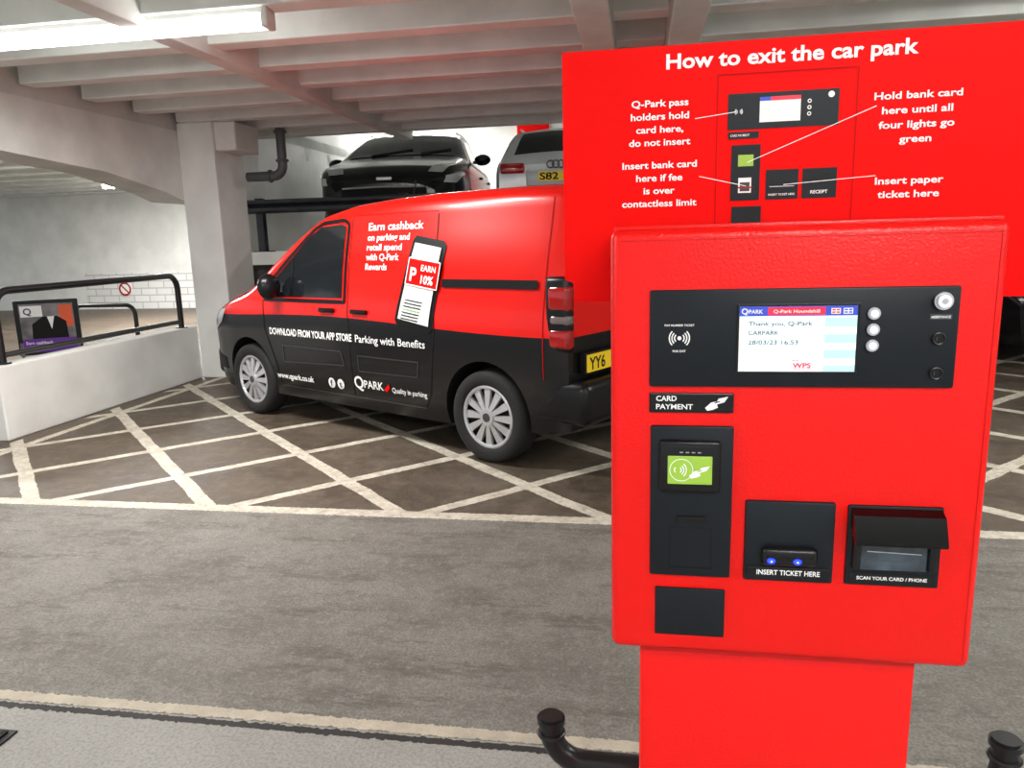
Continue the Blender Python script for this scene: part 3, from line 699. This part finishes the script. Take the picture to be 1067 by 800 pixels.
def lines(rows,cx,z0,dz,full,ptr,hh=.0088):
    b=MB()
    me=text_data(full[0],.022); xs=[v.co.x for v in me.vertices]; k_=full[1]/(max(xs)-min(xs)); bpy.data.meshes.remove(me)
    for i,r_ in enumerate(rows):
        me=text_data(r_,.022); xs=[v.co.x for v in me.vertices]; w=(max(xs)-min(xs))*k_; bpy.data.meshes.remove(me)
        b.text(r_,cx,P(z0-i*dz-.0045),hh,y,'white',width=w,align='c',bold=.022)
    b.obj("lettering",sg)
    b=MB(); b.line((ptr[0][0],P(ptr[0][1])),(ptr[1][0],P(ptr[1][1])),.0009,y-.001,'white'); b.obj("pointer_line",sg)
lines(["Q-Park pass","holders hold","card here,","do not insert"],.059,.169,.0170,("Insert bank card",.101),((.106,.146),(.160,.152)))
lines(["Insert bank card","here if fee","is over","contactless limit"],.059,.088,.0172,("Insert bank card",.101),((.113,.070),(.175,.055)))
lines(["Hold bank card","here until all","four lights go","green"],.386,.162,.0182,("Hold bank card",.106),((.336,.150),(.176,.086)))
lines(["Insert paper","ticket here"],.382,.055,.0175,("Insert paper",.084),((.340,.062),(.224,.055)))
b=MB()
def q(x0,x1,z0,z1,mt,yy=y): b.quad(x0,x1,P(z0),P(z1),yy,mt)
q(.149,.290,.129,.175,'anth'); q(.190,.242,.137,.169,'white',y-.0003); q(.190,.242,.164,.169,'scrred',y-.0005); q(.190,.204,.164,.169,'scrblue',y-.0006)
for zz in (.145,.153,.161): b.disc((.253,P(zz)),.0026,y-.0003,'white'); b.disc((.253,P(zz)),.0014,y-.0004,'anth')
b.disc((.280,P(.168)),.004,y-.0003,'white'); b.disc((.281,P(.150)),.002,y-.0003,'black')
for r_ in (2,3.4,4.8):
    for a0 in (-45,135): b.arc((.163,P(.152)),r_/1000,.0007,a0,a0+90,y-.0003,'white',8)
q(.150,.190,.117,.126,'anth'); b.text("CARD PAYMENT",.153,P(.120),.003,y-.0003,'white',width=.025)
q(.155,.193,.036,.109,'anth'); q(.161,.187,.078,.100,'black',y-.0002); q(.164,.184,.081,.096,'green',y-.0004); q(.165,.182,.046,.066,'white',y-.0003); q(.167,.180,.048,.060,'anth2',y-.0004); q(.164,.184,.052,.054,'lampred',y-.0005)
q(.201,.243,.036,.075,'anth'); q(.206,.238,.050,.056,'black',y-.0002); q(.206,.238,.0525,.0532,'white',y-.0003); b.text("INSERT TICKET HERE",.222,P(.041),.0026,y-.0003,'white',align='c',width=.034)
q(.248,.292,.036,.075,'anth'); b.text("RECEIPT",.270,P(.042),.0042,y-.0003,'white',align='c',bold=.02); q(.252,.288,.055,.070,'black',y-.0002)
q(.157,.196,-.0,.028,'anth')
for a_,c_ in (((.135,.20),(.135,-.02)),((.135,.20),(.31,.20)),((.312,.20),(.312,-.02))): b.line((a_[0],P(a_[1])),(c_[0],P(c_[1])),.0012,y,'redline')
b.obj("machine_diagram",sg)

# ------------------------------------------------------------------ black guard around kiosk base
g=empty("kiosk_guard",GM(.28,1.62,0),"low black steel tube guard behind kiosk pedestal","guard rail")
zb_=.225; rc=.08; xr=.52; xl=-.485
pts=[(xl,0,.33),(xl,0,zb_+rc)]+[(xl+rc*(1-math.cos(a)),0,zb_+rc-rc*math.sin(a)) for a in [math.pi/2*i/6 for i in range(1,7)]]
pts+=[(xr-rc,0,zb_)]+[(xr-rc+rc*math.sin(a),0,zb_+rc*(1-math.cos(a))) for a in [math.pi/2*i/6 for i in range(1,7)]]+[(xr,0,.36)]
b=MB(); b.path(pts,.028,'rail',14)
for xx,zz in ((xl,.335),(xr,.365)): b.cyl((xx,0,zz),.034,.024,'z','rail',24,bev=.006); b.torus((xx,0,zz-.035),.029,.006,'z','rail')
b.obj("bar",g,sm=True)
for xx in (-.12,.36):
    b=MB(); b.cyl((xx,0,.11),.022,.22,'z','rail'); b.box((xx-.06,-.06,0),(xx+.06,.06,.01),'rail',.003)
    for sx in (-1,1): b.cyl((xx+sx*.045,0,.014),.008,.01,'z','steeld',6)
    b.obj("foot",g,sm=True)

# ------------------------------------------------------------------ world, camera
w=bpy.data.worlds.new("world"); S.world=w; w.use_nodes=True
bg=w.node_tree.nodes["Background"]; bg.inputs[0].default_value=(.92,.96,1,1); bg.inputs[1].default_value=.88
p,r,h,f=.1923,-.0283,1.4836,781.98
F=Vector((0,math.cos(p),-math.sin(p)));R0=Vector((1,0,0));U0=Vector((0,math.sin(p),math.cos(p)))
R=math.cos(r)*R0+math.sin(r)*U0;U=-math.sin(r)*R0+math.cos(r)*U0
cam=bpy.data.cameras.new("camera"); co=bpy.data.objects.new("camera",cam); COL.objects.link(co)
cam.sensor_width=36; cam.lens=f/1067*36; cam.clip_start=.05
co.matrix_world=Matrix(((R.x,U.x,-F.x,0),(R.y,U.y,-F.y,0),(R.z,U.z,-F.z,h),(0,0,0,1)))
S.camera=co
S.view_settings.view_transform='Standard'; S.view_settings.look='None'; S.view_settings.exposure=0
